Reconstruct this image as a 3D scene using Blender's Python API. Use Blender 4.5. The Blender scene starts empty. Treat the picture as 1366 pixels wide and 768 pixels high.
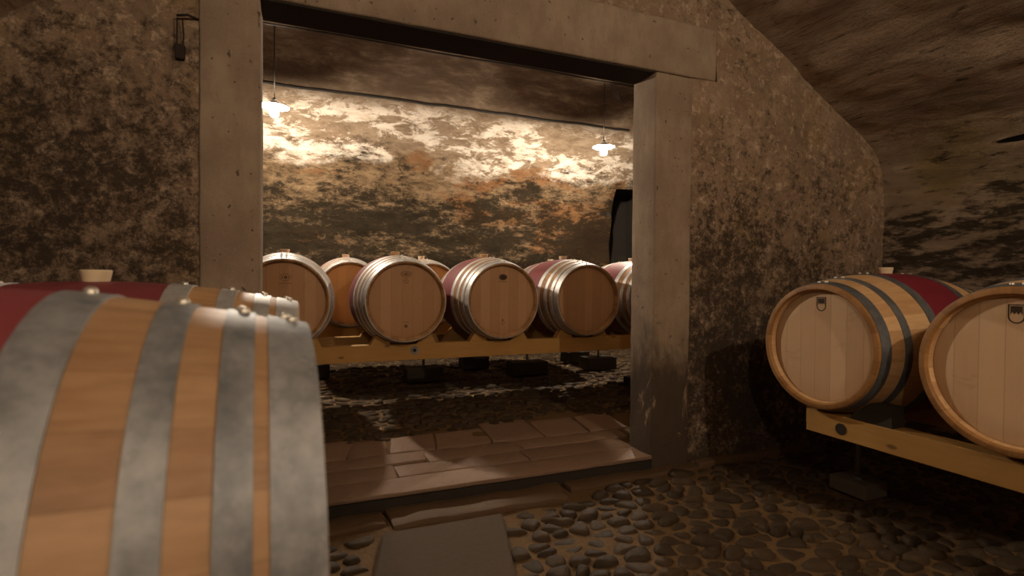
import bpy, bmesh, math, random
from mathutils import Vector, Matrix, noise

PI = math.pi
H = 1.12                       # height of the camera above the front floor
random.seed(7)
scene = bpy.context.scene
COL = scene.collection

# ------------------------------------------------------------------ helpers
def link(o, parent=None):
    COL.objects.link(o)
    if parent is not None:
        o.parent = parent
    return o

def mesh_obj(name, verts, faces, mat, parent=None, smooth=True, kind=None, autos=None):
    me = bpy.data.meshes.new(name)
    me.from_pydata([tuple(v) for v in verts], [], faces)
    me.validate()
    bm = bmesh.new(); bm.from_mesh(me)
    bmesh.ops.recalc_face_normals(bm, faces=bm.faces)
    bm.to_mesh(me); bm.free()
    if smooth:
        me.polygons.foreach_set('use_smooth', [True] * len(me.polygons))
    if autos is not None:
        me.set_sharp_from_angle(angle=autos)
    me.materials.append(mat)
    o = link(bpy.data.objects.new(name, me), parent)
    if kind:
        o['kind'] = kind
    return o

def empty(name, loc, rz=0.0, label=None, cat=None, group=None):
    o = link(bpy.data.objects.new(name, None))
    o.empty_display_size = 0.1
    o.location = loc
    o.rotation_euler = (0, 0, rz)
    tag(o, label, cat, group)
    return o

def tag(o, label=None, cat=None, group=None):
    if label: o['label'] = label
    if cat: o['category'] = cat
    if group: o['group'] = group
    return o

class MB:
    """collects shapes into one mesh"""
    def __init__(self):
        self.v = []; self.f = []
    def add(self, vs, fs):
        n = len(self.v)
        self.v += [tuple(p) for p in vs]
        self.f += [tuple(i + n for i in f) for f in fs]
    def box(self, a, b, bevel=0.0, rough=0.0, cuts=0, seed=0):
        bm = bmesh.new()
        bmesh.ops.create_cube(bm, size=1.0)
        sx, sy, sz = (b[i] - a[i] for i in range(3))
        for v in bm.verts:
            v.co = Vector(((a[0]+b[0])/2 + v.co.x*sx, (a[1]+b[1])/2 + v.co.y*sy, (a[2]+b[2])/2 + v.co.z*sz))
        if cuts:
            bmesh.ops.subdivide_edges(bm, edges=bm.edges[:], cuts=cuts, use_grid_fill=True)
        if bevel and not cuts:
            bmesh.ops.bevel(bm, geom=bm.edges[:], offset=bevel, segments=2, profile=.6, affect='EDGES')
        if rough:
            for v in bm.verts:
                v.co += noise.noise_vector(v.co*6 + Vector((seed, seed*2.3, 0))) * rough
        bm.verts.index_update()
        self.add([v.co[:] for v in bm.verts], [[v.index for v in f.verts] for f in bm.faces])
        bm.free()
        return self
    def tube(self, pts, r, n=10, cap=True):
        pts = [Vector(p) for p in pts]
        rings = []
        for i, p in enumerate(pts):
            t = (pts[min(i+1, len(pts)-1)] - pts[max(i-1, 0)]).normalized()
            u = t.orthogonal().normalized() if i == 0 else (rings_u - t*rings_u.dot(t)).normalized()
            rings_u = u
            w = t.cross(u)
            rr = r[i] if isinstance(r, (list, tuple)) else r
            rings.append([p + (u*math.cos(2*PI*k/n) + w*math.sin(2*PI*k/n))*rr for k in range(n)])
        vs = [q for ring in rings for q in ring]
        fs = []
        for i in range(len(rings)-1):
            for k in range(n):
                fs.append((i*n+k, i*n+(k+1) % n, (i+1)*n+(k+1) % n, (i+1)*n+k))
        if cap:
            fs.append(tuple(range(n-1, -1, -1)))
            fs.append(tuple((len(rings)-1)*n+k for k in range(n)))
        self.add(vs, fs)
        return self
    def prism(self, poly, y0, y1, axis='y'):
        """poly of (x,z) extruded along y"""
        n = len(poly)
        vs = [(p[0], y0, p[1]) for p in poly] + [(p[0], y1, p[1]) for p in poly]
        if axis == 'x':
            vs = [(y0, p[0], p[1]) for p in poly] + [(y1, p[0], p[1]) for p in poly]
        if axis == 'z':
            vs = [(p[0], p[1], y0) for p in poly] + [(p[0], p[1], y1) for p in poly]
        fs = [tuple(range(n)), tuple(range(2*n-1, n-1, -1))]
        fs += [(i, n+i, n+(i+1) % n, (i+1) % n) for i in range(n)]
        self.add(vs, fs)
        return self
    def build(self, name, mat, parent=None, smooth=False, kind=None, autos=None):
        return mesh_obj(name, self.v, self.f, mat, parent, smooth, kind, autos)

def lathe_y(profile, n, cz, closed=False):
    """profile (y, r) turned about the Y axis through z=cz"""
    vs = []
    for (y, r) in profile:
        for k in range(n):
            a = 2*PI*k/n
            vs.append((r*math.sin(a), y, cz + r*math.cos(a)))
    fs = []
    m = len(profile)
    for i in range(m if closed else m-1):
        j = (i+1) % m
        for k in range(n):
            fs.append((i*n+k, i*n+(k+1) % n, j*n+(k+1) % n, j*n+k))
    return vs, fs

# ------------------------------------------------------------------ materials
class NT:
    def __init__(self, name):
        self.m = bpy.data.materials.new(name); self.m.use_nodes = True
        self.t = self.m.node_tree; self.N = self.t.nodes; self.L = self.t.links
        self.b = self.N['Principled BSDF']
    def n(self, typ, ins=None, **kw):
        nd = self.N.new(typ)
        for k, v in kw.items(): setattr(nd, k, v)
        for k, v in (ins or {}).items(): self.s(nd.inputs[k], v)
        return nd
    def s(self, sock, v):
        if isinstance(v, bpy.types.NodeSocket): self.L.new(v, sock)
        elif isinstance(v, bpy.types.Node): self.L.new(v.outputs[0], sock)
        else: sock.default_value = v
    def pos(self): return self.n('ShaderNodeNewGeometry').outputs['Position']
    def obj(self): return self.n('ShaderNodeTexCoord').outputs['Object']
    def scale(self, vec, sc, loc=(0, 0, 0)):
        return self.n('ShaderNodeMapping', {'Vector': vec, 'Scale': sc, 'Location': loc}).outputs[0]
    def noise(self, vec, scale, detail=6, rough=.6, dist=0.0):
        return self.n('ShaderNodeTexNoise', {'Vector': vec, 'Scale': scale, 'Detail': detail, 'Roughness': rough, 'Distortion': dist}).outputs['Fac']
    def math(self, op, a, b=0.0, c=0.0, clamp=False):
        nd = self.n('ShaderNodeMath', operation=op, use_clamp=clamp)
        self.s(nd.inputs[0], a); self.s(nd.inputs[1], b); self.s(nd.inputs[2], c)
        return nd.outputs[0]
    def ramp(self, fac, lo, hi):
        return self.n('ShaderNodeMapRange', {'Value': fac, 'From Min': lo, 'From Max': hi}, interpolation_type='SMOOTHSTEP').outputs[0]
    def mix(self, fac, a, b, mode='MIX'):
        nd = self.n('ShaderNodeMix', data_type='RGBA', blend_type=mode)
        self.s(nd.inputs[0], fac)
        for i, v in ((6, a), (7, b)):
            self.s(nd.inputs[i], (*v, 1) if isinstance(v, tuple) and len(v) == 3 else v)
        return nd.outputs[2]
    def sep(self, vec):
        return self.n('ShaderNodeSeparateXYZ', {0: vec}).outputs
    def bump(self, h, strength=.5, dist=.02, prev=None):
        nd = self.n('ShaderNodeBump', {'Height': h, 'Strength': strength, 'Distance': dist})
        if prev is not None: self.L.new(prev, nd.inputs['Normal'])
        return nd.outputs[0]
    def out(self, col, rough=.8, metal=0.0, normal=None, spec=.3):
        self.s(self.b.inputs['Base Color'], (*col, 1) if isinstance(col, tuple) and len(col) == 3 else col)
        self.s(self.b.inputs['Roughness'], rough)
        self.s(self.b.inputs['Metallic'], metal)
        self.s(self.b.inputs['Specular IOR Level'], spec)
        if normal is not None: self.L.new(normal, self.b.inputs['Normal'])
        return self.m

def plain(name, col, rough=.6, metal=0.0, spec=.3, var=.25, sc=14):
    t = NT(name); p = t.obj()
    f = t.noise(p, sc, 4)
    c = t.mix(f, tuple(x*(1-var) for x in col), tuple(x*(1+var) for x in col))
    return t.out(c, rough, metal, t.bump(f, .15, .004), spec)

def mat_mould_wall():
    t = NT('mouldy_plaster'); p = t.pos()
    z = t.sep(p)[2]
    big = t.noise(p, 1.3, 4, .6)
    mid = t.noise(p, 4.5, 8, .72, .3)
    gra = t.noise(p, 17, 8, .78, .4)
    fine = t.noise(p, 60, 6, .75)
    col = t.mix(t.ramp(mid, .3, .7), (.22, .15, .098), (.40, .28, .188))
    col = t.mix(t.ramp(t.noise(p, 2.3, 5), .5, .72), col, (.30, .20, .10))
    col = t.mix(t.math('MULTIPLY', t.ramp(gra, .50, .66), .8), col, (.62, .46, .32))
    damp = t.ramp(z, 2.3, .3)
    dens = t.math('ADD', t.math('MULTIPLY', big, .55), t.math('MULTIPLY', mid, .60))
    dens = t.math('ADD', dens, t.math('MULTIPLY', damp, .30))
    dens = t.math('ADD', dens, t.math('MULTIPLY', t.ramp(t.sep(p)[0], -.2, -1.2), .14))  # more mould toward the left paints in the light falling off there
    g2 = t.math('ADD', t.math('MULTIPLY', t.noise(p, 11, 9, .82, .3), .5), t.math('MULTIPLY', t.noise(p, 27, 8, .85, .2), .5))
    m = t.math('ADD', t.math('MULTIPLY', dens, .70), t.math('MULTIPLY', g2, 1.6))
    m = t.math('ADD', m, t.math('MULTIPLY', fine, .22))
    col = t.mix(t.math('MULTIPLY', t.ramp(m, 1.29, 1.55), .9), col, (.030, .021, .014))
    nb = t.bump(t.noise(p, 9, 8, .7), .55, .03)
    nb = t.bump(gra, .5, .012, nb)
    nb = t.bump(fine, .5, .006, nb)
    return t.out(col, .92, 0, nb, .12)

def mat_vault():
    t = NT('vault_render'); p = t.pos(); z = t.sep(p)[2]
    st = t.scale(p, (1.0, .28, 1.0))
    a = t.noise(st, 4.5, 8, .68, .4)
    b = t.noise(st, 22, 6, .7, .3)
    big = t.noise(p, 1.3, 4, .55)
    col = t.mix(t.ramp(a, .3, .72), (.36, .26, .18), (.70, .54, .39))
    col = t.mix(t.ramp(big, .5, .72), col, (.38, .28, .14))
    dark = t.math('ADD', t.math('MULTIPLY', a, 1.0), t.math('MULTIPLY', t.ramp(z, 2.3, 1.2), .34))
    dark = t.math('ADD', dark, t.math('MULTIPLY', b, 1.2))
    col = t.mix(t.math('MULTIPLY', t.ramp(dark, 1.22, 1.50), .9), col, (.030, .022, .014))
    col = t.mix(t.math('MULTIPLY', t.ramp(b, .58, .68), .45), col, (.05, .036, .024))
    s = t.sep(p)
    wob = t.math('MULTIPLY', t.math('SUBTRACT', t.noise(p, 12, 4), .5), .9)
    ey = t.math('DIVIDE', t.math('SUBTRACT', s[1], 1.74), .15)
    ez = t.math('DIVIDE', t.math('SUBTRACT', s[2], 1.962), .017)
    cr = t.math('ADD', t.math('ADD', t.math('MULTIPLY', ey, ey), t.math('MULTIPLY', ez, ez)), wob)
    crk = t.math('MULTIPLY', t.ramp(cr, 1.0, .8), t.math('GREATER_THAN', s[0], 3.0))
    col = t.mix(crk, col, (.012, .009, .006))
    nb = t.bump(t.noise(st, 7, 8, .75, .4), 1.0, .10)
    nb = t.bump(b, .6, .015, nb)
    return t.out(col, .92, 0, nb, .12)

def mat_backwall():
    t = NT('flaking_limewash'); p = t.pos(); xyz = t.sep(p); z = xyz[2]; x = xyz[0]
    st = t.scale(p, (.45, 1, 1))
    a = t.noise(st, 2.6, 8, .68, .3)
    b = t.noise(st, 11, 8, .72, .3)
    big = t.noise(p, .9, 3, .5)
    tan = t.mix(t.ramp(b, .3, .7), (.20, .14, .088), (.40, .30, .205))
    white = t.mix(t.ramp(b, .35, .6), (.62, .51, .39), (.84, .76, .65))
    b2 = t.noise(st, 6.5, 9, .78, .5)
    w = t.ramp(t.math('ADD', t.math('MULTIPLY', a, .45), t.math('MULTIPLY', b2, .62)), .525, .575)
    # limewash band, gone by the floor; its top edge paints the lamp shades' shadow
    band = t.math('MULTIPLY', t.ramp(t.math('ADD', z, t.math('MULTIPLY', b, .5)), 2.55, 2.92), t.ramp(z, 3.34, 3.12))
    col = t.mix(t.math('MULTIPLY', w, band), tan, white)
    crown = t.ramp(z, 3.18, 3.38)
    col = t.mix(t.math('MULTIPLY', crown, t.ramp(a, .25, .6)), col, (.10, .065, .042))  # crown coloured darker to paint in the shadow above the lamp shades
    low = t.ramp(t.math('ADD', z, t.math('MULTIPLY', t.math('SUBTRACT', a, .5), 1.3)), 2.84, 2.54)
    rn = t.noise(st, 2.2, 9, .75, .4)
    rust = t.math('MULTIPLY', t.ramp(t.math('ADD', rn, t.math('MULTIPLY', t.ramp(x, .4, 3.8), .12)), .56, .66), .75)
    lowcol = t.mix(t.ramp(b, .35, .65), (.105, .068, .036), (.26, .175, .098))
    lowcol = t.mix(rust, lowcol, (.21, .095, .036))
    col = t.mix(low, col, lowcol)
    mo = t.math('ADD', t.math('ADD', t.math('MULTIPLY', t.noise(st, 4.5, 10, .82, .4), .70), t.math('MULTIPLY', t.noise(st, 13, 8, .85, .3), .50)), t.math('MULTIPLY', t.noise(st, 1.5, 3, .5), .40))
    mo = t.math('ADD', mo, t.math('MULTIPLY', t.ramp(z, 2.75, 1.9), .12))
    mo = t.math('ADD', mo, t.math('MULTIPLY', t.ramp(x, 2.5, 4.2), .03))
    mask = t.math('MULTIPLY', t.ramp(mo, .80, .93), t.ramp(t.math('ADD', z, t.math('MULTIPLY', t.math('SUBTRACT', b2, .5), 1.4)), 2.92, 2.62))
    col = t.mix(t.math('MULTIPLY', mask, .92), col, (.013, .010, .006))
    nb = t.bump(t.noise(st, 5, 8, .7, .3), .8, .06)
    nb = t.bump(b, .6, .02, nb)
    return t.out(col, .92, 0, nb, .1)

def mat_concrete():
    t = NT('cast_concrete'); p = t.pos(); z = t.sep(p)[2]
    v = t.scale(p, (1, 1, .35))
    a = t.noise(p, 3, 6, .6); b = t.noise(v, 16, 6, .65); f = t.noise(p, 90, 3, .6)
    col = t.mix(t.ramp(a, .3, .7), (.25, .18, .127), (.37, .28, .195))
    col = t.mix(t.math('MULTIPLY', t.ramp(b, .40, .65), .4), col, (.21, .15, .105))
    col = t.mix(t.math('MULTIPLY', t.ramp(f, .5, .8), .3), col, (.40, .31, .22))
    pit = t.ramp(t.noise(p, 34, 3, .5), .66, .72)
    col = t.mix(t.math('MULTIPLY', pit, .8), col, (.06, .04, .028))
    d = t.math('ADD', t.math('MULTIPLY', t.ramp(z, 1.25, .15), .62), t.math('MULTIPLY', t.noise(v, 4.5, 8, .7, .4), .75))
    col = t.mix(t.math('MULTIPLY', t.ramp(d, .54, .84), .9), col, (.040, .026, .016))
    pale = t.math('MULTIPLY', t.ramp(t.noise(v, 7, 5, .7, .6), .60, .68), t.ramp(z, .95, .4))
    col = t.mix(t.math('MULTIPLY', pale, .7), col, (.36, .25, .16))
    nb = t.bump(t.noise(p, 20, 6, .7), .3, .012)
    nb = t.bump(f, .35, .003, nb)
    nb = t.bump(t.math('MULTIPLY', pit, -1.0), .5, .006, nb)
    return t.out(col, .85, 0, nb, .2)

def mat_stone(name, lo, hi, rough=.5, spec=.35, sc=7):
    t = NT(name); p = t.pos()
    r = t.n('ShaderNodeNewGeometry').outputs['Random Per Island']
    a = t.noise(p, sc, 7, .65); b = t.noise(p, 45, 5, .7)
    col = t.mix(t.math('ADD', t.math('MULTIPLY', r, .55), t.math('MULTIPLY', a, .45)), lo, hi)
    col = t.mix(t.math('MULTIPLY', t.ramp(b, .55, .8), .4), col, tuple(x*.45 for x in lo))
    return t.out(col, t.math('ADD', rough-.12, t.math('MULTIPLY', b, .25)), 0, t.bump(b, .35, .006, t.bump(a, .3, .02)), spec)

def mat_earth():
    t = NT('earth_mortar'); p = t.pos()
    a = t.noise(p, 4, 7, .65); b = t.noise(p, 50, 5, .75)
    col = t.mix(a, (.085, .048, .020), (.20, .118, .048))
    col = t.mix(t.ramp(b, .5, .75), col, (.09, .055, .028))
    return t.out(col, .85, 0, t.bump(b, .8, .015), .2)

def mat_oak(name, c0, c1, painted=False, paint=(.185, .038, .042), p0=.309, p1=.641):
    """staves: object space, grain along Y, staves counted round the axis"""
    t = NT(name); o = t.obj(); s = t.sep(o)
    ang = t.math('ARCTAN2', s[0], t.math('SUBTRACT', s[2], .343))
    stv = t.math('FLOOR', t.math('MULTIPLY', ang, 30/(2*PI)))
    inf = t.n('ShaderNodeObjectInfo').outputs['Random']
    wn = t.n('ShaderNodeTexWhiteNoise', {'W': t.math('ADD', stv, t.math('MULTIPLY', inf, 57))}, noise_dimensions='1D').outputs[0]
    g = t.scale(o, (1, .10, 1))
    gr = t.noise(g, 60, 6, .65, .4)
    a = t.noise(t.scale(o, (1, .35, 1)), 7, 5, .6)
    fac = t.math('ADD', t.math('MULTIPLY', wn, .26), t.math('MULTIPLY', gr, .45))
    fac = t.ramp(t.math('ADD', fac, t.math('MULTIPLY', a, .32)), .25, .78)
    col = t.mix(fac, c0, c1)
    fr = t.math('FRACT', t.math('MULTIPLY', ang, 30/(2*PI)))
    seam = t.math('LESS_THAN', t.math('ABSOLUTE', t.math('SUBTRACT', fr, .5)), .488)
    col = t.mix(t.math('MULTIPLY', t.math('SUBTRACT', 1, seam), .30), col, (.05, .025, .01))
    blot = t.ramp(t.noise(o, 9, 5, .7, .4), .64, .74)
    col = t.mix(t.math('MULTIPLY', blot, .35), col, (.10, .05, .02))
    rough = .55
    if painted:
        inside = t.math('MULTIPLY', t.math('GREATER_THAN', s[1], p0), t.math('LESS_THAN', s[1], p1))
        pc = t.mix(t.math('ADD', t.math('MULTIPLY', a, .6), t.math('MULTIPLY', wn, .3)), tuple(x*.72 for x in paint), tuple(x*1.35 for x in paint))
        col = t.mix(inside, col, pc)
    nb = t.bump(gr, .18, .004)
    nb = t.bump(seam, .25, .0015, nb)
    return t.out(col, rough, 0, nb, .3)

def mat_head(name, c0, c1):
    t = NT(name); o = t.obj(); s = t.sep(o)
    inf = t.n('ShaderNodeObjectInfo').outputs['Random']
    xx = t.math('ADD', t.math('MULTIPLY', s[0], 13.0), 100.37)
    bd = t.math('FLOOR', xx)
    wn = t.n('ShaderNodeTexWhiteNoise', {'W': t.math('ADD', bd, t.math('MULTIPLY', inf, 91))}, noise_dimensions='1D').outputs[0]
    off = t.n('ShaderNodeCombineXYZ', {0: t.math('MULTIPLY', wn, 7.0), 1: inf, 2: t.math('MULTIPLY', wn, 3.0)})
    ov = t.n('ShaderNodeVectorMath', {0: o, 1: off.outputs[0]}, operation='ADD').outputs[0]
    gr = t.noise(t.scale(ov, (1, 1, .07)), 70, 6, .65, .5)
    fl = t.noise(t.scale(ov, (1, 1, .45)), 16, 5, .6, 1.0)
    fac = t.math('ADD', t.math('MULTIPLY', wn, .50), t.math('MULTIPLY', gr, .30))
    fac = t.math('ADD', fac, t.math('MULTIPLY', fl, .25))
    col = t.mix(fac, c0, c1)
    fr = t.math('FRACT', xx)
    seam = t.math('LESS_THAN', t.math('ABSOLUTE', t.math('SUBTRACT', fr, .5)), .489)
    col = t.mix(t.math('MULTIPLY', t.math('SUBTRACT', 1, seam), .45), col, (.10, .05, .02))
    st = t.ramp(t.noise(o, 6, 5, .65, .8), .60, .62)
    st2 = t.ramp(t.noise(o, 6, 5, .65, .8), .66, .63)
    col = t.mix(t.math('MULTIPLY', t.math('MULTIPLY', st, st2), .12), col, (.16, .08, .03))
    return t.out(col, .6, 0, t.bump(gr, .12, .003), .25)

def mat_timber(name, c0, c1):
    t = NT(name); o = t.obj()
    g = t.scale(o, (.12, .12, 1))
    gr = t.noise(g, 45, 6, .65, .6); a = t.noise(o, 4, 5, .6)
    col = t.mix(t.math('ADD', t.math('MULTIPLY', gr, .6), t.math('MULTIPLY', a, .4)), c0, c1)
    kn = t.n('ShaderNodeTexVoronoi', {'Vector': t.scale(o, (1, 1, 2.2)), 'Scale': 3.6}).outputs['Distance']
    col = t.mix(t.math('MULTIPLY', t.ramp(kn, .11, .05), .75), col, (.10, .05, .018))
    return t.out(col, .6, 0, t.bump(gr, .2, .004), .3)

def mat_zinc(name, c0, c1, metal=.55, rough=.45, stain=.5):
    t = NT(name); o = t.obj()
    a = t.noise(o, 7, 6, .65, .4); b = t.noise(o, 38, 5, .7); f = t.noise(t.scale(o, (.4, 1, .4)), 90, 3)
    col = t.mix(t.ramp(t.math('ADD', t.math('MULTIPLY', a, .65), t.math('MULTIPLY', b, .35)), .34, .66), c0, c1)
    y = t.ramp(t.noise(t.scale(o, (1, .5, 1)), 11, 6, .7, .8), .63, .70)
    col = t.mix(t.math('MULTIPLY', y, stain), col, (.20, .13, .05))
    w = t.ramp(t.noise(o, 17, 6, .75), .64, .72)
    col = t.mix(t.math('MULTIPLY', w, .5), col, (.72, .68, .62))
    return t.out(col, t.math('ADD', rough, t.math('MULTIPLY', a, .3)), metal, t.bump(f, .08, .002, t.bump(a, .1, .006)), .5)

M = {}
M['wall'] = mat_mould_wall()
M['vault'] = mat_vault()
M['back'] = mat_backwall()
M['concrete'] = mat_concrete()
M['cobble'] = mat_stone('river_cobble', (.029, .019, .011), (.076, .049, .027), .66, .14)
M['slab'] = mat_stone('worn_slab', (.155, .094, .061), (.275, .178, .118), .62, .3, 5)
M['flag'] = mat_stone('grey_flag', (.058, .042, .029), (.088, .064, .045), .85, .12, 5)
M['earth'] = mat_earth()
M['kerb'] = mat_stone('kerb_stone', (.075, .042, .02), (.13, .08, .042), .7, .25)
M['oak'] = mat_oak('oak_staves', (.22, .112, .048), (.46, .265, .125), True)
M['oak_near'] = mat_oak('oak_staves_wide', (.20, .106, .050), (.39, .238, .126), True, p0=.278, p1=.672)
M['oak_pale'] = mat_oak('pale_oak_staves', (.40, .225, .095), (.66, .43, .22), True, (.17, .014, .026), .340, .610)
M['head'] = mat_head('oak_head', (.34, .18, .085), (.52, .31, .165))
M['head_orange'] = mat_head('orange_oak_head', (.46, .21, .07), (.62, .33, .13))
M['head_pale'] = mat_head('pale_oak_head', (.48, .30, .165), (.66, .45, .27))
M['chime_brown'] = mat_oak('stained_chime', (.21, .095, .028), (.36, .18, .06))
M['zinc'] = mat_zinc('galvanised_hoop', (.13, .137, .146), (.34, .342, .345))
M['zinc_bright'] = mat_zinc('bright_galvanised_hoop', (.36, .355, .345), (.60, .59, .57), .55, .36, .25)
M['darkhoop'] = mat_zinc('dark_steel_hoop', (.085, .09, .097), (.17, .175, .18), .5, .42, .15)
M['rivet'] = plain('rivet_steel', (.62, .58, .50), .38, .7, .5)
M['bung'] = plain('wooden_bung', (.66, .45, .22), .6)
M['bung_pale'] = plain('pale_bung', (.74, .60, .40), .55)
M['ink'] = plain('branded_ink', (.045, .026, .014), .7)
M['ink_soft'] = plain('faint_brand', (.17, .085, .038), .7)
M['timber'] = mat_timber('pine_beam', (.30, .15, .038), (.50, .285, .085))
M['timber_dark'] = mat_timber('shade_dark_block', (.022, .018, .013), (.050, .040, .028))  # near black with the shade on backlit foot blocks painted in; chocks share it
M['timber_grey'] = mat_timber('grey_block', (.07, .058, .043), (.15, .12, .088))
M['steel'] = plain('dull_steel', (.16, .15, .14), .5, .7)
M['iron'] = plain('rusty_iron', (.035, .024, .018), .8, .3)
M['cable'] = plain('black_cable', (.030, .026, .022), .55)
M['enamel'] = plain('white_enamel', (.75, .73, .68), .4)
M['void'] = plain('near_black', (.030, .024, .018), .95)  # near-black colour shared by the lintel sheet, step riser and niche

def mat_bulb(strength, tint=(1.0, .82, .615, 1)):
    t = NT('lit_glass_bulb')
    t.out((.9, .85, .75), .3)
    t.s(t.b.inputs['Emission Color'], tint)
    t.s(t.b.inputs['Emission Strength'], strength)
    return t.m
M['bulb'] = mat_bulb(960.0, (1.0, .85, .68, 1))
M['bulb_aisle'] = mat_bulb(740.0)
M['bulb_side'] = mat_bulb(330.0)

# ------------------------------------------------------------------ barrels
BL, RB, RH = .95, .343, .285
def rad(s):
    return RB - (RB-RH)*((s-BL/2)/(BL/2))**2

def hoop(name, s0, s1, mat, parent, thick=.003, n=72, rivets=True):
    pr = []
    k = 4
    for i in range(k+1):
        s = s0+(s1-s0)*i/k
        pr.append((s, rad(s)+thick))
    pr += [(s1, rad(s1)-.002), (s0, rad(s0)-.002)]
    v, f = lathe_y(pr, n, RB, closed=True)
    # the lapped seam on top
    o = mesh_obj(name, v, f, mat, parent, True, autos=math.radians(40))
    mb = MB()
    sm = (s0+s1)/2
    for (sy, dx) in ((sm-(s1-s0)*.08, -.016), (sm+(s1-s0)*.08, .016)):
        r = rad(sy)+thick
        zc = RB+math.sqrt(r*r-dx*dx)
        prof = [(.0076, -.001), (.0076, .003), (.0056, .0058), (.002, .0068)]
        vs = []; m = 12
        for (rr, dz) in prof:
            vs += [(dx+rr*math.cos(2*PI*q/m), sy+rr*math.sin(2*PI*q/m), zc+dz) for q in range(m)]
        fs = [(i*m+q, i*m+(q+1) % m, (i+1)*m+(q+1) % m, (i+1)*m+q) for i in range(len(prof)-1) for q in range(m)]
        fs.append(tuple(3*m+q for q in range(m)))
        mb.add(vs, fs)
    mb.build('rivets', M['rivet'], o, True)
    return o

def disc_y(r0, y, cx, cz, n=24, y2=None):
    y2 = y-.0008 if y2 is None else y2
    vs = [(cx+r0[0]*math.cos(2*PI*k/n), y, cz+r0[1]*math.sin(2*PI*k/n)) for k in range(n)]
    vs += [(p[0], y2, p[2]) for p in vs]
    fs = [tuple(range(n)), tuple(range(2*n-1, n-1, -1))] + [(k, (k+1) % n, n+(k+1) % n, n+k) for k in range(n)]
    return vs, fs

def ring_y(rx, rz, w, y, cx, cz, n=28):
    vs = []
    for (a, yy) in ((0, y), (w, y), (w, y-.0008), (0, y-.0008)):
        vs += [(cx+(rx-a)*math.cos(2*PI*k/n), yy, cz+(rz-a)*math.sin(2*PI*k/n)) for k in range(n)]
    fs = [(i*n+k, i*n+(k+1) % n, ((i+1) % 4)*n+(k+1) % n, ((i+1) % 4)*n+k) for i in range(4) for k in range(n)]
    return vs, fs

REC = .030                     # how deep the head sits in the chime
def barrel_parts(root, kind, head_mat, bung_mat, emblem=None, near=False):
    """axis along local Y, visible head at y=0 looking along -Y, bung on top"""
    n = 96
    body_mat = M['oak_pale'] if kind == 'dark' else (M['oak_near'] if near else M['oak'])
    tch = .027 if kind == 'dark' else .020
    prof = [(REC+.004, RH-tch-.004), (.010, RH-tch+.001), (.0, RH-tch+.006), (.0, RH-.003), (.003, RH)] if kind == 'dark' else \
           [(REC+.004, RH-tch-.004), (.014, RH-tch+.001), (.0, RH-.010), (.0, RH-.003), (.002, RH-.001)]
    m = 26
    for i in range(1, m):
        s = .003+(BL-.006)*i/m
        prof.append((s, rad(s)))
    prof += [(BL-.003, RH), (BL, RH-.004), (BL-.012, RH-tch), (BL-REC-.004, RH-tch-.004)]
    v, f = lathe_y(prof, n, RB)
    body = mesh_obj('staves', v, f, body_mat, root, True, autos=math.radians(35))
    if kind == 'dark':
        pr = [(.026, RH-tch+.0005), (.008, RH-tch+.0005), (-.0015, RH-tch+.007), (-.0015, RH-.004), (.002, RH+.0015), (.013, rad(.013)+.0015), (.013, RH-.01)]
        v, f = lathe_y(pr, n, RB)
        mesh_obj('chime', v, f, M['chime_brown'], root, True, autos=math.radians(35))
    for (yy, nm, d) in ((REC, 'head', 1), (BL-REC, 'rear_head', -1)):
        r = RH-tch-.002
        pr = [(yy+d*.014, r), (yy+d*.006, r-.002), (yy+d*.0, r-.020), (yy, r*.66), (yy, r*.33)]
        v, f = lathe_y(pr, n, RB)
        c = len(v); v.append((0, yy, RB))
        f += [((len(pr)-1)*n+(k+1) % n, (len(pr)-1)*n+k, c) for k in range(n)]
        h = mesh_obj(nm, v, f, head_mat if nm == 'head' else M['head'], root, True, autos=math.radians(50))
        if nm == 'head' and emblem:
            emblem(h)
    if kind == 'dark':
        hs = [(.014, .060), (.128, .166), (.290, .340)]
        hm = M['darkhoop']
    else:
        hs = [(.003, .057), (.073, .110), (.154, .192), (.257, .309)]
        if near: hs = [(.001, .053), (.068, .101), (.138, .172), (.228, .278)]
        hm = M['zinc'] if near else M['zinc_bright']
    for (a, b) in hs:
        hoop('hoop', a, b, hm, root)
        hoop('hoop', BL-b, BL-a, hm, root)
    mb = MB(); q = 20
    pr = [(.026, -.012), (.030, .006), (.034, .026), (.032, .0285), (.0, .0285)]
    vs = []
    for (r, dz) in pr:
        vs += [(r*math.cos(2*PI*k/q), BL/2+r*math.sin(2*PI*k/q), RB*2+dz) for k in range(q)]
    fs = [(i*q+k, i*q+(k+1) % q, (i+1)*q+(k+1) % q, (i+1)*q+k) for i in range(len(pr)-1) for k in range(q)]
    mb.add(vs, fs)
    mb.build('bung', bung_mat, root, True, autos=math.radians(40))

def emb_oval_text(h):
    y = REC; z0 = RB+.195
    mb = MB()
    mb.add(*ring_y(.042, .021, .0035, y, 0, z0))
    mb.add(*ring_y(.034, .0145, .0022, y, 0, z0))
    mb.add(*disc_y((.009, .011), y, 0, z0, 10))
    for sx in (-1, 1):
        mb.add(*disc_y((.011, .0035), y, sx*.018, z0, 8))
    mb.build('emblem', M['ink_soft'], h)
    mb = MB()
    for (z, w) in ((z0-.033, .022), (z0-.047, .046), (z0-.062, .030)):
        x = -w/2
        while x < w/2:
            l = random.uniform(.0035, .008)
            mb.box((x, y-.0008, z-.0028), (min(x+l, w/2), y, z+.0028)); x += l+.0018
    mb.build('printed_lines', M['ink_soft'], h)
    mb = MB(); z1 = RB-.178
    mb.add(*disc_y((.0125, .0125), y, .0, z1, 16))
    for i in range(5):
        mb.box((-.020+i*.0085, y-.0008, z1+.026), (-.014+i*.0085, y, z1+.031))
    mb.build('stamp', M['ink_soft'], h)

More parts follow.
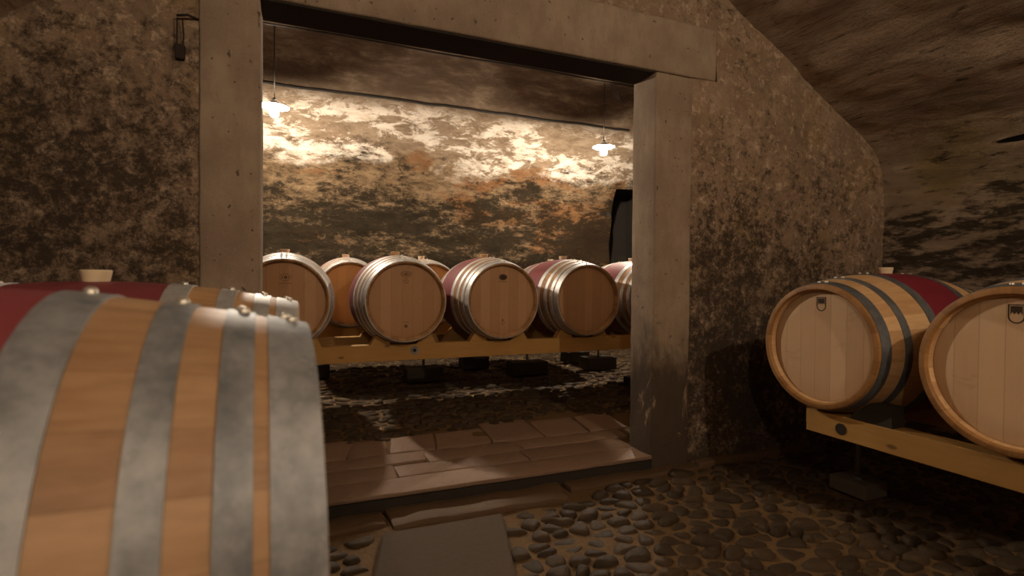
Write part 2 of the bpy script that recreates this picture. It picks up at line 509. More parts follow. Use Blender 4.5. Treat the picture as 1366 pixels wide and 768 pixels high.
def emb_dark_oval(h):
    y = REC; z0 = RB+.178
    mb = MB()
    mb.add(*disc_y((.030, .021), y, 0, z0, 24))
    mb.add(*ring_y(.035, .026, .0022, y, 0, z0))
    for i in range(8):
        mb.box((-.034+i*.0086, y-.0008, z0-.037), (-.028+i*.0086, y, z0-.033))
    mb.build('emblem', M['ink'], h)
    mb = MB(); z1 = RB-.172
    mb.add(*ring_y(.013, .016, .003, y, .0, z1))
    mb.box((-.006, y-.0008, z1+.014), (.004, y, z1+.030))
    mb.build('stamp', M['ink_soft'], h)

def emb_faint(h):
    y = REC; z0 = RB+.165
    mb = MB()
    mb.add(*ring_y(.036, .024, .003, y, .01, z0))
    mb.add(*disc_y((.010, .012), y, .01, z0, 10))
    for sx in (-1, 1):
        mb.add(*disc_y((.004, .010), y, .01+sx*.019, z0, 8))
    for i in range(9):
        mb.box((-.034+i*.0096, y-.0008, z0-.042), (-.0275+i*.0096, y, z0-.037))
    mb.build('emblem', M['ink_soft'], h)

def emb_shield(h):
    """branded shield with a three-pointed crown block at its top"""
    y = REC; z1 = RB+.228; w = .024; hh = .066
    def outline(w, top, bot, k=14):
        pts = [(-w, top), (-w, bot+w)]
        pts += [(-w*math.cos(PI*i/k), bot+w-w*math.sin(PI*i/k)) for i in range(1, k)]
        pts += [(w, bot+w), (w, top)]
        return pts
    a = outline(w, z1, z1-hh); b = outline(w-.0045, z1-.0035, z1-hh+.0045)
    n = len(a)
    mb = MB()
    vs = [(p[0], y-.0008, p[1]) for p in a]+[(p[0], y-.0008, p[1]) for p in b]+[(p[0], y, p[1]) for p in a]+[(p[0], y, p[1]) for p in b]
    fs = []
    for i in range(n):
        j = (i+1) % n
        fs += [(i, j, n+j, n+i), (2*n+i, 2*n+j, j, i), (n+i, n+j, 3*n+j, 3*n+i)]
    mb.add(vs, fs)
    t = z1-.006; lo = z1-.036
    crown = [(-.0165, t), (.0165, t), (.0165, lo), (.011, lo+.010), (.0055, lo+.001), (0, lo+.010), (-.0055, lo+.001), (-.011, lo+.010), (-.0165, lo)]
    mb.prism(crown, y-.0008, y)
    mb.build('emblem', M['ink'], h)

def barrel(loc, rz, label, kind, head_mat, bung_mat, emblem, group, near=False):
    # loc = the visible head's centre line foot: x, y of the head plane, z of the barrel's lowest line
    r = empty('wine_barrel', loc, rz, label, 'barrel', group)
    barrel_parts(r, kind, head_mat, bung_mat, emblem, near)
    return r

def copy_tree(o, parent=None):
    c = o.copy(); COL.objects.link(c)
    if parent is not None:
        c.parent = parent
    for ch in list(o.children):
        copy_tree(ch, c)
    return c

ZB = -.166+H-RB; ZR = -.3006+H-RB; ZL = -.357+H-RB
YB = 3.80; YB2 = 5.01
G1 = 'barrels in the front row of the back room'
G2 = 'barrels in the rear row of the back room'
b2 = barrel((.754, YB, ZB), 0, 'red-banded oak barrel with an oval stamp and lines of print on its lit head', 'galv', M['head'], M['bung'], emb_oval_text, G1)
b3 = barrel((1.4985, YB, ZB), 0, 'red-banded oak barrel with a solid dark oval stamp on its lit head', 'galv', M['head'], M['bung'], emb_dark_oval, G1)
b1 = barrel((-.05, YB, ZB), 0, 'oak barrel with a faint oval stamp, partly hidden by the left pillar', 'galv', M['head'], M['bung_pale'], emb_faint, G1)
b4 = barrel((2.245, YB, ZB), 0, 'red-banded oak barrel whose head is in dark shadow, near the right pillar', 'galv', M['head'], M['bung_pale'], None, G1)
b5 = copy_tree(b4); b5.location = (2.985, YB, ZB)
b5['label'] = 'red-banded barrel cut off by the right edge of the concrete doorway'
c1 = barrel((.485, YB2, ZB+.02), 0, 'orange-headed barrel of the rear row, showing between the two leftmost front barrels', 'galv', M['head_orange'], M['bung_pale'], None, G2)
rear = [(1.235, 'rear row barrel peeking out behind the barrel with the printed oval stamp'),
        (1.98, 'rear row barrel showing only a sliver left of the shadowed barrel'),
        (2.725, 'rear row barrel showing only a sliver behind the far right doorway barrel')]
for (x, lab) in rear:
    c = copy_tree(c1); c.location = (x, YB2, ZB+.02); c['label'] = lab

GR = 'pale barrels on the right hand rack'
r1 = barrel((2.242, 1.7513, ZR), -PI/2, 'uncropped pale oak barrel with brown rim, its red band and bung in view', 'dark', M['head_pale'], M['bung_pale'], emb_shield, GR)
r2 = copy_tree(r1); r2.location = (2.242, 1.0273, ZR)
r2['label'] = 'pale oak barrel with brown rim cut off by the right edge of the photo'
GL = 'barrels of the left foreground row'
la = barrel((.021, .826, ZL+.003), PI/2+.048, 'large blurred oak barrel closest to the viewer with wide grey hoops', 'galv', M['head'], M['bung_pale'], None, GL, True)
lb = barrel((.018, 1.647, ZL), PI/2, 'oak barrel just behind the blurred foreground one, pale bung standing on its red band', 'galv', M['head'], M['bung_pale'], None, GL)

# ------------------------------------------------------------------ racks
def chock_poly(dx, side, r, zc, ztop, w=.085, h=.060):
    """wedge beside a barrel: inner face follows the barrel (in local x,z with the barrel centre at x=0, z=zc)"""
    xi = math.sqrt(max(r*r-(zc-ztop)**2, 1e-6))+.002 if zc-ztop < r else .06
    pts = []
    x0 = max(xi, .10)
    for i in range(6):
        x = x0+(dx-x0)*i/5
        z = zc-math.sqrt(max(r*r-x*x, 0))-.001
        pts.append((x, max(z, ztop)))
    pts = [p for p in pts]
    pts += [(dx+.012, pts[-1][1]), (dx+w*.6, ztop), (x0, ztop)]
    return [(side*p[0], p[1]) for p in pts]

def rack(name, label, origin, rz, beams, span, zt, zb, barrels, crossx, feet, zfloor, zc, bolts=(), mat_chock=None, chock_skip=(), block=False, foot_mat=None):
    """local frame: barrels' axis along +Y, beams along X; zt/zb top and bottom of the beams, all heights absolute"""
    r = empty('barrel_rack', (origin[0], origin[1], zfloor), rz, label, 'rack', 'timber barrel racks')
    zo = -zfloor
    for (y0, y1) in beams:
        MB().box((span[0], y0, zb+zo), (span[1], y1, zt+zo), .004).build('beam', M['timber'], r)
    for x in crossx:
        MB().box((x-.045, beams[0][0]+.012, zb+zo+.004), (x+.045, beams[-1][1]-.012, zt+zo-.004), .004).build('crossbar', M['timber'], r) if len(beams) == 1 else \
        MB().box((x-.045, beams[0][1]+.001, zb+zo+.004), (x+.045, beams[-1][0]-.001, zt+zo-.004), .004).build('crossbar', M['timber'], r)
    for bi, bx in enumerate(barrels):
        for (y0, y1) in beams:
            ym = (y0+y1)/2
            rr = rad(ym)
            for side in (-1, 1):
                if (bi, side) in chock_skip: continue
                p = chock_poly(.19, side, rr, zc+zo, zt+zo)
                if block:
                    zt2 = zt+.088
                    c1 = math.sqrt(rr*rr-(zc-zt2)**2)+.002
                    c2 = math.sqrt(rr*rr-(zc-zt-.04)**2)+.002
                    p = [(side*a, b+zo) for (a, b) in ((c2, zt+.04), (c1, zt2), (.30, zt2), (.305, zt), (c2-.02, zt))]
                p = [(bx+a, b) for (a, b) in p]
                MB().prism(p, y0+.006, y1-.006).build('chock', mat_chock or M['timber'], r)
    for (x, y, w, d, h) in feet:
        blk = MB().box((x-w/2, y-d/2, .012), (x+w/2, y+d/2, h), .006).build('foot_block', foot_mat or M['timber_dark'], r)
        MB().tube([(x, y, h-.004), (x, y, h+.012)], .030, 14).build('foot_plate', M['steel'], blk)
        MB().tube([(x, y, h), (x, y, zb+zo+.006)], .013, 12).build('threaded_post', M['steel'], r)
    for (x, y, z) in bolts:
        b = MB()
        b.tube([(x, y+.004, z+zo), (x, y-.004, z+zo)], .030, 20)
        bo = b.build('washer', M['zinc'], r, True, autos=.6)
        MB().tube([(x, y-.003, z+zo), (x, y-.013, z+zo)], .013, 6).build('bolt_head', M['iron'], bo)
    return r

zt, zb = -.482+H, -.600+H
rack('barrel_rack', 'orange pine rack carrying the front row of barrels beyond the doorway',
     (0, YB, 0), 0, [(.10, .185), (.70, .785)], (-.52, 3.36), zt, zb, [-.05, .754, 1.4985, 2.245, 2.985], [-.40, 3.05],
     [(-.40, .45, .22, .16, .10), (3.05, .45, .22, .16, .10)], .10, -.166+H, [(.832, .10, -.529+H)])
rack('barrel_rack', 'shadowy pine rack under the rear row of barrels by the far wall',
     (0, YB2, 0), 0, [(.16, .245), (.70, .785)], (-.1, 3.36), zt+.02, zb+.02, [.485, 1.235, 1.98, 2.725], [.3, 3.2],
     [(1.20, .20, .36, .20, .145), (2.32, .20, .40, .20, .145), (3.20, .20, .36, .20, .15), (.2, .74, .3, .2, .145), (1.9, .74, .3, .2, .145), (3.2, .74, .3, .2, .145)], .10, -.146+H)
# right hand rack: local x = -world y, local y = world x - 2.242
rr = rack('barrel_rack', 'heavy pine rack carrying the pale barrels along the right wall',
     (2.242, 0, 0), -PI/2, [(.058, .150), (.72, .81)], (-1.842, -.55), -.612+H, -.716+H, [-1.7513, -1.0273], [-1.80, -.70],
     [(-1.90, .52, .20, .17, .085), (-.70, .45, .20, .17, .085)], .0, -.3006+H, [], M['timber_dark'], ((0, -1), (1, -1)), True, M['timber_grey'])
b = MB()
b.tube([(-1.664, .0575, .452), (-1.664, .0545, .452)], .026, 20)
b.build('bolt_hole', M['iron'], rr, True, autos=.6)
MB().box((-1.935, .170, .408), (-1.846, .80, .502), .004).build('end_crossbar', M['timber'], rr)
# left hand rack: rotated the other way, local x = world y, local y = .02 - world x
rack('barrel_rack', 'pine rack hidden below the two barrels of the left foreground row',
     (.022, 0, 0), PI/2, [(.10, .185), (.70, .785)], (.52, 2.02), -.672+H, -.775+H, [.854, 1.647], [.60, 1.94],
     [(.60, .45, .20, .17, .085), (1.94, .45, .20, .17, .085)], .0, -.360+H)

# ------------------------------------------------------------------ room shell
def grid_sheet(name, us, vs_, fn, mat, keep=None, kind='structure', smooth=True, parent=None):
    verts = []; idx = {}
    for i, u in enumerate(us):
        for j, v in enumerate(vs_):
            idx[i, j] = len(verts); verts.append(fn(u, v))
    faces = []
    for i in range(len(us)-1):
        for j in range(len(vs_)-1):
            if keep is None or keep((us[i]+us[i+1])/2, (vs_[j]+vs_[j+1])/2):
                faces.append((idx[i, j], idx[i+1, j], idx[i+1, j+1], idx[i, j+1]))
    o = mesh_obj(name, verts, faces, mat, parent, smooth)
    o['kind'] = kind
    return o

def lin(a, b, step):
    n = max(1, int(round((b-a)/step)))
    return [a+(b-a)*i/n for i in range(n+1)]

def nz(p, s, seed=0):
    return noise.noise(Vector(p)*s + Vector((seed, seed*1.7, seed*.3)))

D0, D1 = 2.5633, 2.7885
XL0, XL1, XR0, XR1 = -.3602, -.1275, 1.9421, 2.2077
ZLIN, ZTOP = 1.2075+H, 1.520+H
XW0, XW1 = -1.17, 3.97

# wall with the doorway (front skin + back skin + the reveals hidden by the concrete)
def wall_fn(u, v):
    d = .016*nz((u, 0, v), 3.2, 3) + .007*nz((u, 0, v), 14, 5)
    near = min(abs(u-XL0), abs(u-XR1), abs(v-ZTOP) if XL0-.3 < u < 2.45 else 9)
    k = min(1.0, near/.06)
    return (u, D0+.012+d*k, v)
def wall_keep(u, v):
    if u < XL0 or u > 2.39: return True
    if v > ZTOP: return True
    return u > XR1 and v < ZLIN
us = lin(XW0-.2, XL0, .035)+lin(XL0, XR1, .05)[1:]+lin(XR1, 2.39, .03)[1:]+lin(2.39, XW1+.25, .035)[1:]
vv = lin(-.1, ZLIN, .04)+lin(ZLIN, ZTOP, .04)[1:]+lin(ZTOP, 3.35, .04)[1:]
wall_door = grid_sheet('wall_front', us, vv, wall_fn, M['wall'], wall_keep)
wb = MB()
wb.box((-2.6, D0+.07, -.1), (XL0+.02, D1, 3.35)).box((XR1-.02, D0+.07, -.1), (6.3, D1, 3.35)).box((XL0, D0+.07, ZTOP-.02), (XR1, D1, 3.35))
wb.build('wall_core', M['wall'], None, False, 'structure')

# front vault
prof = [(0, 2.13), (.55, 2.0), (1.09, 1.72), (1.369, 1.551), (1.738, 1.362), (2.066, 1.156), (2.376, .984), (2.527, .785), (2.565, .41)]
def catmull(p, n):
    out = []
    q = [p[0]]+p+[p[-1]]
    for i in range(1, len(q)-2):
        for k in range(n):
            t = k/n
            a = [.5*((2*q[i][c])+(-q[i-1][c]+q[i+1][c])*t+(2*q[i-1][c]-5*q[i][c]+4*q[i+1][c]-q[i+2][c])*t*t+(-q[i-1][c]+3*q[i][c]-3*q[i+1][c]+q[i+2][c])*t**3) for c in (0, 1)]
            out.append(tuple(a))
    out.append(p[-1])
    return out
half = catmull(prof, 14)
arch = [(1.40-dx, z+H) for (dx, z) in reversed(half)]+[(1.40+dx, z+H) for (dx, z) in half[1:]]
ys = lin(-2.3, D0+.03, .035)
def vault_fn(i, y):
    a = arch[int(i)]; p0 = arch[max(0, int(i)-1)]; p1 = arch[min(len(arch)-1, int(i)+1)]
    t = Vector((p1[0]-p0[0], p1[1]-p0[1])).normalized()
    nrm = Vector((t.y, -t.x))
    d = .030*nz((a[0]*1.0, y*.35, a[1]), 3.0, 9) + .016*nz((a[0], y*.35, a[1]), 9, 4) + .008*nz((a[0], y*.4, a[1]), 23, 7)
    e = min(1.0, (len(arch)-1-i)/3, i/3, max(.25, (D0-y)/.12))
    return (a[0]+nrm.x*d*e, y, a[1]+nrm.y*d*e)
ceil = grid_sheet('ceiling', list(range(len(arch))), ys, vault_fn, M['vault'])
zs = .41+H
for (nm, x, sd) in (('wall_left', XW0+.005, 2), ('wall_right', XW1-.005, 6)):
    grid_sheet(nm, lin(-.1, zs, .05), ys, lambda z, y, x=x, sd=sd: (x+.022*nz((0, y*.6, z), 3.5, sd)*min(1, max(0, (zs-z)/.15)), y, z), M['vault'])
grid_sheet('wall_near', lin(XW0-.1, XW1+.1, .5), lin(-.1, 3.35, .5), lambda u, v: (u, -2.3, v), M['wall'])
# concrete door frame
def conc(name, a, b, seed):
    bm = bmesh.new()
    bmesh.ops.create_cube(bm, size=1.0)
    for v in bm.verts:
        v.co = Vector([(a[i]+b[i])/2+v.co[i]*(b[i]-a[i]) for i in range(3)])
    bmesh.ops.bevel(bm, geom=bm.edges[:], offset=.010, segments=2, profile=.5, affect='EDGES')
    for ax in range(3):
        L = b[ax]-a[ax]; k = int(L/.06)
        for i in range(1, k):
            co = Vector((0, 0, 0)); co[ax] = a[ax]+L*i/k
            no = Vector((0, 0, 0)); no[ax] = 1
            bmesh.ops.bisect_plane(bm, geom=bm.verts[:]+bm.edges[:]+bm.faces[:], plane_co=co, plane_no=no)
    for v in bm.verts:
        v.co += Vector(noise.noise_vector(v.co*5+Vector((seed, 0, 0))))*.0035+Vector(noise.noise_vector(v.co*19+Vector((seed, 0, 0))))*.002
    bm.verts.index_update()
    vs = [v.co[:] for v in bm.verts]; fs = [[v.index for v in f.verts] for f in bm.faces]
    bm.free()
    o = mesh_obj(name, vs, fs, M['concrete'], None, True, 'structure', math.radians(50))
    return o
conc('pillar', (XL0, D0, -.02), (XL1, D1, ZLIN-.003), 1)
conc('pillar', (XR0, D0, -.02), (XR1, D1, ZLIN-.003), 2)
conc('lintel', (-.62, D0-.004, ZLIN), (2.388, D1, ZTOP), 3)

MB().box((XL1, D0+.012, ZLIN-.008), (XR0, D1-.004, ZLIN+.004), .002).build('lintel_shade_sheet', M['void'], None, False, 'structure')  # added sheet, near black to paint the shade under the lintel

# ---- floors
def floor_patch(name, x0, x1, y0, y1, z, amp=.008):
    return grid_sheet(name, lin(x0, x1, .06), lin(y0, y1, .06), lambda x, y: (x, y, z+amp*nz((x, y, 0), 7, 2)), M['earth'])
floor_front = floor_patch('floor', XW0-.1, XW1+.1, -2.3, D0+.1, -.004)
floor_back = floor_patch('floor', -2.6, 6.3, 2.7, 8.1, .091)

def clip(poly, px, py, nx, ny):
    out = []
    m = len(poly)
    for i in range(m):
        a, b = poly[i], poly[(i+1) % m]
        da = (a[0]-px)*nx+(a[1]-py)*ny; db = (b[0]-px)*nx+(b[1]-py)*ny
        if da <= 0: out.append(a)
        if da*db < 0:
            t = da/(da-db); out.append((a[0]+(b[0]-a[0])*t, a[1]+(b[1]-a[1])*t))
    return out
def inside(p, poly):
    c = False; n = len(poly)
    for i in range(n):
        a, b = poly[i], poly[(i+1) % n]
        if (a[1] > p[1]) != (b[1] > p[1]) and p[0] < (b[0]-a[0])*(p[1]-a[1])/(b[1]-a[1])+a[0]: c = not c
    return c

def cobbles(name, x0, x1, y0, y1, z, cx, cy, holes, parent, seed, hmin=.012, hmax=.034):
    rnd = random.Random(seed)
    pts = []
    ny = int((y1-y0)/cy); nx = int((x1-x0)/cx)
    for j in range(ny):
        for i in range(nx):
            x = x0+(i+.5+(.5 if j % 2 else 0)+rnd.uniform(-.46, .46))*cx
            y = y0+(j+.5+rnd.uniform(-.42, .42))*cy
            if rnd.random() < .16: continue
            pts.append((x, y))
    cell = {}
    for k, p in enumerate(pts):
        cell.setdefault((int(p[0]//(cx*1.5)), int(p[1]//(cy*1.5))), []).append(k)
    mb = MB()
    for k, p in enumerate(pts):
        if any(inside(p, h) for h in holes): continue
        poly = [(p[0]+cx*1.05*math.cos(2*PI*q/12), p[1]+cy*1.05*math.sin(2*PI*q/12)) for q in range(12)]
        ci, cj = int(p[0]//(cx*1.5)), int(p[1]//(cy*1.5))
        for di in (-2, -1, 0, 1, 2):
            for dj in (-2, -1, 0, 1, 2):
                for q in cell.get((ci+di, cj+dj), ()):
                    if q == k: continue
                    o = pts[q]; dx, dy = o[0]-p[0], o[1]-p[1]
                    # anisotropic bisector keeps stones longer than wide
                    mx, my = p[0]+dx*.5, p[1]+dy*.5
                    poly = clip(poly, mx, my, dx/(cx*cx), dy/(cy*cy))
        if len(poly) < 3: continue
        gx = sum(q[0] for q in poly)/len(poly); gy = sum(q[1] for q in poly)/len(poly)
        ring = poly
        for _ in range(2):
            r2 = []
            for i in range(len(ring)):
                a, b = ring[i], ring[(i+1) % len(ring)]
                r2 += [(a[0]*.75+b[0]*.25, a[1]*.75+b[1]*.25), (a[0]*.25+b[0]*.75, a[1]*.25+b[1]*.75)]
            ring = r2
        # resample to 18 around
        m = 18
        st = len(ring)/m
        ring = [ring[int(i*st)] for i in range(m)]
        ins = rnd.uniform(.74, .91)
        h = rnd.uniform(hmin, hmax); base = z+rnd.uniform(-.006, .004)
        tx, ty = rnd.uniform(-.12, .12), rnd.uniform(-.12, .12)
        vs = []
        for (sc, hz) in ((1.0, -.02), (1.0, .15), (.93, .55), (.78, .84), (.5, .98)):
            for (x, y) in ring:
                X, Y = gx+(x-gx)*ins*sc, gy+(y-gy)*ins*sc
                Z = base+h*hz+(tx*(X-gx)+ty*(Y-gy))*max(0, hz)+.0045*nz((X, Y, h*99), 26, k % 31)*(1 if hz > 0 else 0)
                if hz < 0: Z = z-.02
                vs.append((X, Y, Z))
        vs.append((gx, gy, base+h))
        fs = [(i*m+q, i*m+(q+1) % m, (i+1)*m+(q+1) % m, (i+1)*m+q) for i in range(4) for q in range(m)]
        fs += [(4*m+q, 4*m+(q+1) % m, 5*m) for q in range(m)]
        mb.add(vs, fs)
    return mb.build(name, M['cobble'], parent, True, 'structure')

flag_poly = [(.36, 2.325), (.915, 2.325), (.66, 1.42), (.135, 1.42)]
flag_hole = [(.33, 2.36), (.948, 2.36), (.69, 1.37), (.095, 1.37)]
kerb_hole = [(-1.2, 2.36), (1.35, 2.36), (1.55, 2.47), (4.1, 2.55), (4.1, 2.8), (-1.2, 2.8)]
foot_holes = [[(2.66, 1.79), (2.87, 1.79), (2.87, 2.01), (2.66, 2.01)], [(2.58, .59), (2.79, .59), (2.79, .81), (2.58, .81)],
              [(-.53, .49), (-.33, .49), (-.33, .71), (-.53, .71)], [(-.53, 1.83), (-.33, 1.83), (-.33, 2.05), (-.53, 2.05)]]
cobbles('cobblestones', XW0, XW1, .2, 2.60, -.010, .104, .074, [flag_hole, kerb_hole]+foot_holes, floor_front, 3)
tread_hole = [(-.2, 2.5), (2.05, 2.5), (2.45, 3.36), (2.15, 3.53), (1.85, 3.63), (1.3, 3.48), (.75, 3.40), (-.2, 3.44), (-.9, 3.44), (-.9, 2.5)]
def fh(x, y, w, d): return [(x-w/2-.01, y-d/2-.01), (x+w/2+.01, y-d/2-.01), (x+w/2+.01, y+d/2+.01), (x-w/2-.01, y+d/2+.01)]
bh = [fh(x, y+YB2, .4, .2) for (x, y) in ((1.2, .2), (2.32, .2), (3.2, .2), (.2, .74), (1.9, .74), (3.2, .74))]+[fh(x, YB+.45, .22, .16) for x in (-.4, 3.05)]
cobbles('cobblestones', -1.2, 5.4, 2.80, 7.36, .085, .105, .074, [tread_hole]+bh, floor_back, 11, .012, .036)

# flagstone in front of the step
mb = MB()
mb.prism(flag_poly, -.02, .022, 'z')
o = mb.build('flagstone', M['flag'])
bm = bmesh.new(); bm.from_mesh(o.data)
bmesh.ops.bevel(bm, geom=bm.edges[:], offset=.007, segments=2, affect='EDGES')
bm.to_mesh(o.data); bm.free()
tag(o, 'large smooth grey flagstone set in the cobbles in front of the doorstep', 'paving stone')

# doorstep: overhanging front slab, riser, low kerb and worn paving behind it
def slab(mb, poly, z0, z1, seed, amp=.004, bev=.008):
    bm = bmesh.new()
    lo = [bm.verts.new((p[0], p[1], z0)) for p in poly]; hi = [bm.verts.new((p[0], p[1], z1)) for p in poly]
    n = len(poly)
    bm.faces.new(lo[::-1]); bm.faces.new(hi)
    for i in range(n): bm.faces.new((lo[i], lo[(i+1) % n], hi[(i+1) % n], hi[i]))
    bmesh.ops.bevel(bm, geom=bm.edges[:], offset=bev, segments=2, profile=.5, affect='EDGES')
    xs = [p[0] for p in poly]; ys_ = [p[1] for p in poly]
    for ax, (a, b) in enumerate(((min(xs), max(xs)), (min(ys_), max(ys_)))):
        k = int((b-a)/.07)
        for i in range(1, k):
            co = Vector((0, 0, 0)); co[ax] = a+(b-a)*i/k
            no = Vector((0, 0, 0)); no[ax] = 1
            bmesh.ops.bisect_plane(bm, geom=bm.verts[:]+bm.edges[:]+bm.faces[:], plane_co=co, plane_no=no)
    for v in bm.verts:
        v.co += Vector(noise.noise_vector(v.co*6+Vector((seed*3.1, 0, 0))))*amp
        v.co.z += .003*noise.noise(v.co*22)
    bm.verts.index_update()
    mb.add([v.co[:] for v in bm.verts], [[v.index for v in f.verts] for f in bm.faces])
    bm.free()
step = MB()
slab(step, [(-.30, 2.545), (1.935, 2.545), (1.93, 2.735), (-.30, 2.745)], .078, .100, 1, .003, .006)
for i, (x0, x1, a, b) in enumerate(((-.30, .50, 2.750, 2.95), (.508, 1.24, 2.745, 2.905), (1.25, 1.935, 2.742, 2.93))):
    slab(step, [(x0, a), (x1, a-.006), (x1+.01, b-.01), (x0, b)], .04, .100+.004*(i % 2), 4+i)
for i, (x0, x1, a, b) in enumerate(((-.30, .70, 2.955, 3.12), (.712, 1.28, 2.915, 3.11), (1.29, 2.03, 2.938, 3.10))):
    slab(step, [(x0, a), (x1, a-.006), (x1+.02, b-.01), (x0, b)], .04, .103-.004*(i % 2), 14+i)
xs_ = [-.30, .02, .28, .52, .80, 1.16, 1.52, 1.86, 2.16]
for i in range(8):
    a, b = xs_[i], xs_[i+1]
    s = .03*math.sin(i*2.1)
    t0, t1 = 3.44+.03*math.sin(i*1.7), 3.44+.03*math.sin(i*1.7+1)
    if i >= 5: t0 += .07; t1 += .10
    slab(step, [(a+.006, 3.125), (b-.006, 3.118), (b-.006+s+.06, t1), (a+.006+s*.6+.05, t0)], .04, .100+.006*math.sin(i*2.7), 30+i, .005)
doorstep = step.build('doorstep', M['slab'], None, True, 'structure', math.radians(40))
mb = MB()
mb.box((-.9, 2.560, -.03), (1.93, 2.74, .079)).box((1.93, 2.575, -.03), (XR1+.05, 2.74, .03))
mb.build('riser', M['void'], doorstep, False, 'structure')  # riser faces coloured near black
mb = MB()
slab(mb, [(.42, 2.385), (1.30, 2.365), (1.34, 2.60), (.40, 2.60)], -.03, .026, 61, .012, .014)
slab(mb, [(-.5, 2.43), (.40, 2.43), (.395, 2.60), (-.5, 2.60)], -.03, .012, 64, .014, .014)
slab(mb, [(1.36, 2.47), (2.25, 2.50), (2.25, 2.61), (1.36, 2.61)], -.03, .020, 62, .014, .014)
slab(mb, [(2.26, 2.525), (3.2, 2.535), (3.2, 2.61), (2.26, 2.61)], -.03, .030, 63, .014, .014)
mb.build('kerb', M['kerb'], doorstep, True, 'structure', math.radians(40))

# ---- back room: vault running along X
YC, YH, YHN = 5.50, 1.90, 2.70
ZS = .62+H; RISE = 1.90
def bprof(t):            # t from -1.35 (near wall foot) over the crown 0 to +1.35 (far wall foot)
    if t >= 1: return (YC+YH+.03*(t-1)/.35, ZS-(t-1)/.35*(ZS+.0))
    if t <= -1: return (YC-YHN-.03*(t+1)/.35, ZS+(t+1)/.35*(ZS+.0))
    a = t*PI/2
    return (YC+(YH if a > 0 else YHN)*math.sin(a), ZS+RISE*math.cos(a))
ts = lin(-1.35, -1, .03)+lin(-1, 1, .028)[1:]+lin(1, 1.35, .012)[1:]
XN = 4.73
def bfn(x, t):
    y, z = bprof(t)
    a = max(-1, min(1, t))*PI/2
    d = .045*nz((x*.5, y, z), 2.6, 21)+.018*nz((x*.6, y, z), 8, 22)+.007*nz((x, y, z), 24, 23)
    if t > 1.33 or t < -.9: d *= .3
    return (x, y-math.sin(a)*d, z-math.cos(a)*d)
def bkeep(x, t):
    y, z = bprof(t)
    if t < -.75: return False
    return not (x > XN and t > 0 and z < 1.47+H and x < XN+.75)
xs2 = lin(-2.5, XN, .05)+lin(XN, XN+.75, .05)[1:]+lin(XN+.75, 6.3, .08)[1:]
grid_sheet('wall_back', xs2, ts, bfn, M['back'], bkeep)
mb = MB()
nb_ = MB()
nb_.box((XN-.02, 8.05, -.1), (XN+.77, 8.12, 2.9)).box((XN-.08, 7.46, -.1), (XN-.004, 8.12, 2.1)).box((XN-.08, 7.36, 2.0), (XN-.004, 8.12, 2.6)).box((XN+.754, 7.45, -.1), (XN+.82, 8.12, 2.6)).box((XN-.08, 7.26, 2.60), (XN+.82, 8.12, 2.66))
nb_.build('wall_niche', M['void'], None, False, 'structure')  # niche walls coloured near black to paint the darkness inside
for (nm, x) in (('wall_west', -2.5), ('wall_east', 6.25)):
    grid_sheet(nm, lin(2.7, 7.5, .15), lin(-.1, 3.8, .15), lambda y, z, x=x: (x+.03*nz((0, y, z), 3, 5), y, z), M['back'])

# ------------------------------------------------------------------ cables and lamps
def cable(name, pts, r, label):
    o = MB().tube(pts, r, 8).build(name, M['cable'], None, True)
    return tag(o, label, 'cable', None)
def ceil_z(y):
    a = math.asin(max(-1, min(1, (y-YC)/YH)))
    return ZS+RISE*math.cos(a)
pts = [(x, 5.60, 2.395+H+.006*math.sin(x*3.1)) for x in lin(-1.6, 4.6, .2)]
cable('conduit', pts, .010, 'dark conduit along the vault crown from which both bulbs hang')
pts = []
for x in lin(-2.3, 4.5, .12):
    y = 6.58
    q = bfn(x, math.asin((y-YC)/YH)/(PI/2))
    pts.append((x, q[1]-.024, q[2]-.030))
cable('conduit', pts, .014, 'grey-black pipe running across the bright plaster above the far wall')
mb = MB()
for k in range(3):
    x0 = 3.56+.03*k
    mb.tube([(x0+.20*t, 5.60-.03*k*t, 2.39+H-.14*t-(.12+.03*k)*math.sin(PI*t)+.01*k) for t in lin(0, 1, .1)], .0045, 6)
o = mb.build('loose_wires', M['cable'], None, True)
tag(o, 'tangle of loose wires drooping in the upper right corner of the doorway', 'wire')

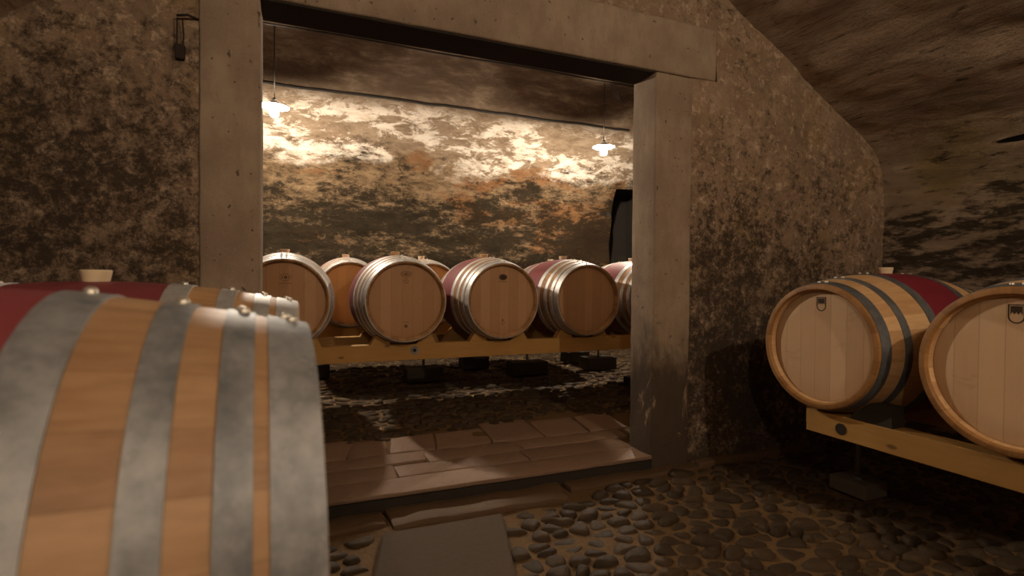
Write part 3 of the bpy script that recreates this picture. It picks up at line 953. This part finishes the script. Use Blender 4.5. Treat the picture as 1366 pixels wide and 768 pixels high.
def lamp(x, y, z, ztop, label, shade=True, glass='bulb'):
    r = empty('hanging_lamp', (x, y, z), 0, label, 'lamp', 'bare bulbs hanging on cables')
    k0 = 1.3 if shade else 1.0
    MB().tube([(0, 0, .115), (0, 0, ztop-z)], .0055, 8).build('cord', M['cable'], r, True)
    MB().tube([(0, 0, .052), (0, 0, .060), (0, 0, .105), (0, 0, .118)], [.017, .021, .019, .008], 14).build('socket', M['cable'], r, True, autos=.6)
    # pear shaped bulb
    pr = [(.004, -.046), (.018, -.042), (.028, -.030), (.031, -.014), (.028, .004), (.021, .022), (.015, .038), (.0135, .054)]
    m = 16; vs = [(k0*rr*math.cos(2*PI*k/m), k0*rr*math.sin(2*PI*k/m), zz if zz > .03 else .03+(zz-.03)*k0) for (rr, zz) in pr for k in range(m)]
    fs = [(i*m+k, i*m+(k+1) % m, (i+1)*m+(k+1) % m, (i+1)*m+k) for i in range(len(pr)-1) for k in range(m)]
    fs.append(tuple(range(m)))
    mesh_obj('bulb', vs, fs, M[glass], r, True)
    if shade:
        pr = [(.022, .090), (.024, .080), (.060, .060), (.100, .034), (.103, .032), (.100, .031), (.060, .056), (.024, .075)]
        m = 36; vs = [(k0*rr*math.cos(2*PI*k/m), k0*rr*math.sin(2*PI*k/m), zz) for (rr, zz) in pr for k in range(m)]
        fs = [(i*m+k, i*m+(k+1) % m, ((i+1) % 8)*m+(k+1) % m, ((i+1) % 8)*m+k) for i in range(8) for k in range(m)]
        mesh_obj('shade', vs, fs, M['enamel'], r, True, autos=.7)
    return r
lamp(-.158, 5.60, 1.585+H, 2.395+H, 'lit bulb hanging at the left edge of the doorway, beside the left pillar')
lamp(3.485, 5.60, 1.57+H, 2.395+H, 'lit bulb hanging in front of the far wall beside the right pillar')
lamp(-.45, -1.2, 1.22+H, 1.30+H+.03, 'lit bulb under the vault behind the viewer on the left', False, 'bulb_side')
lamp(1.65, -1.2, 1.75+H, 2.10+H, 'lit bulb under the vault behind the viewer over the aisle', False, 'bulb_aisle')

# rusty hasp on the left of the doorway
r = empty('iron_hasp', (-.425, D0-.004, .90+H), 0, 'rusty iron hasp hanging on the wall left of the doorway', 'hasp')
MB().tube([(-.010, -.012, .158), (.030, -.016, .166), (.066, .02, .168)], .0055, 8).build('pin', M['iron'], r, True)
MB().tube([(-.008, -.012, .150), (-.010, -.012, .06), (-.012, -.010, .02)], .003, 8).tube([(.010, -.012, .150), (.014, -.012, .08), (.010, -.010, .02)], .003, 8).build('link', M['iron'], r, True)
MB().box((-.018, -.018, -.015), (.018, .006, .045), .006).build('plate', M['iron'], r)

# ------------------------------------------------------------------ camera, world, colour
f, yaw, pitch, roll = 714.011, .3897, .017, .0079
cy, sy, cp, sp = math.cos(yaw), math.sin(yaw), math.cos(pitch), math.sin(pitch)
fwd = Vector((sy*cp, cy*cp, -sp)); right = Vector((cy, -sy, 0)); up = right.cross(fwd)
r2 = right*math.cos(roll)+up*math.sin(roll); u2 = up*math.cos(roll)-right*math.sin(roll)
cam = bpy.data.cameras.new('camera'); co = bpy.data.objects.new('camera', cam); COL.objects.link(co)
mat = Matrix((r2, u2, -fwd)).transposed().to_4x4(); mat.translation = (0, 0, H)
co.matrix_world = mat
cam.sensor_width = 36; cam.lens = f/1366*36
cam.clip_start = .02
cam.dof.use_dof = True; cam.dof.focus_distance = 4.0; cam.dof.aperture_fstop = 3.2
scene.camera = co

w = bpy.data.worlds.new('world'); scene.world = w; w.use_nodes = True
w.node_tree.nodes['Background'].inputs[0].default_value = (.05, .035, .025, 1)
w.node_tree.nodes['Background'].inputs[1].default_value = .0
vs_ = scene.view_settings
vs_.view_transform = 'Standard'; vs_.look = 'None'; vs_.gamma = 1; vs_.use_curve_mapping = False
vs_.exposure = 1.6
scene.cycles.max_bounces = 8
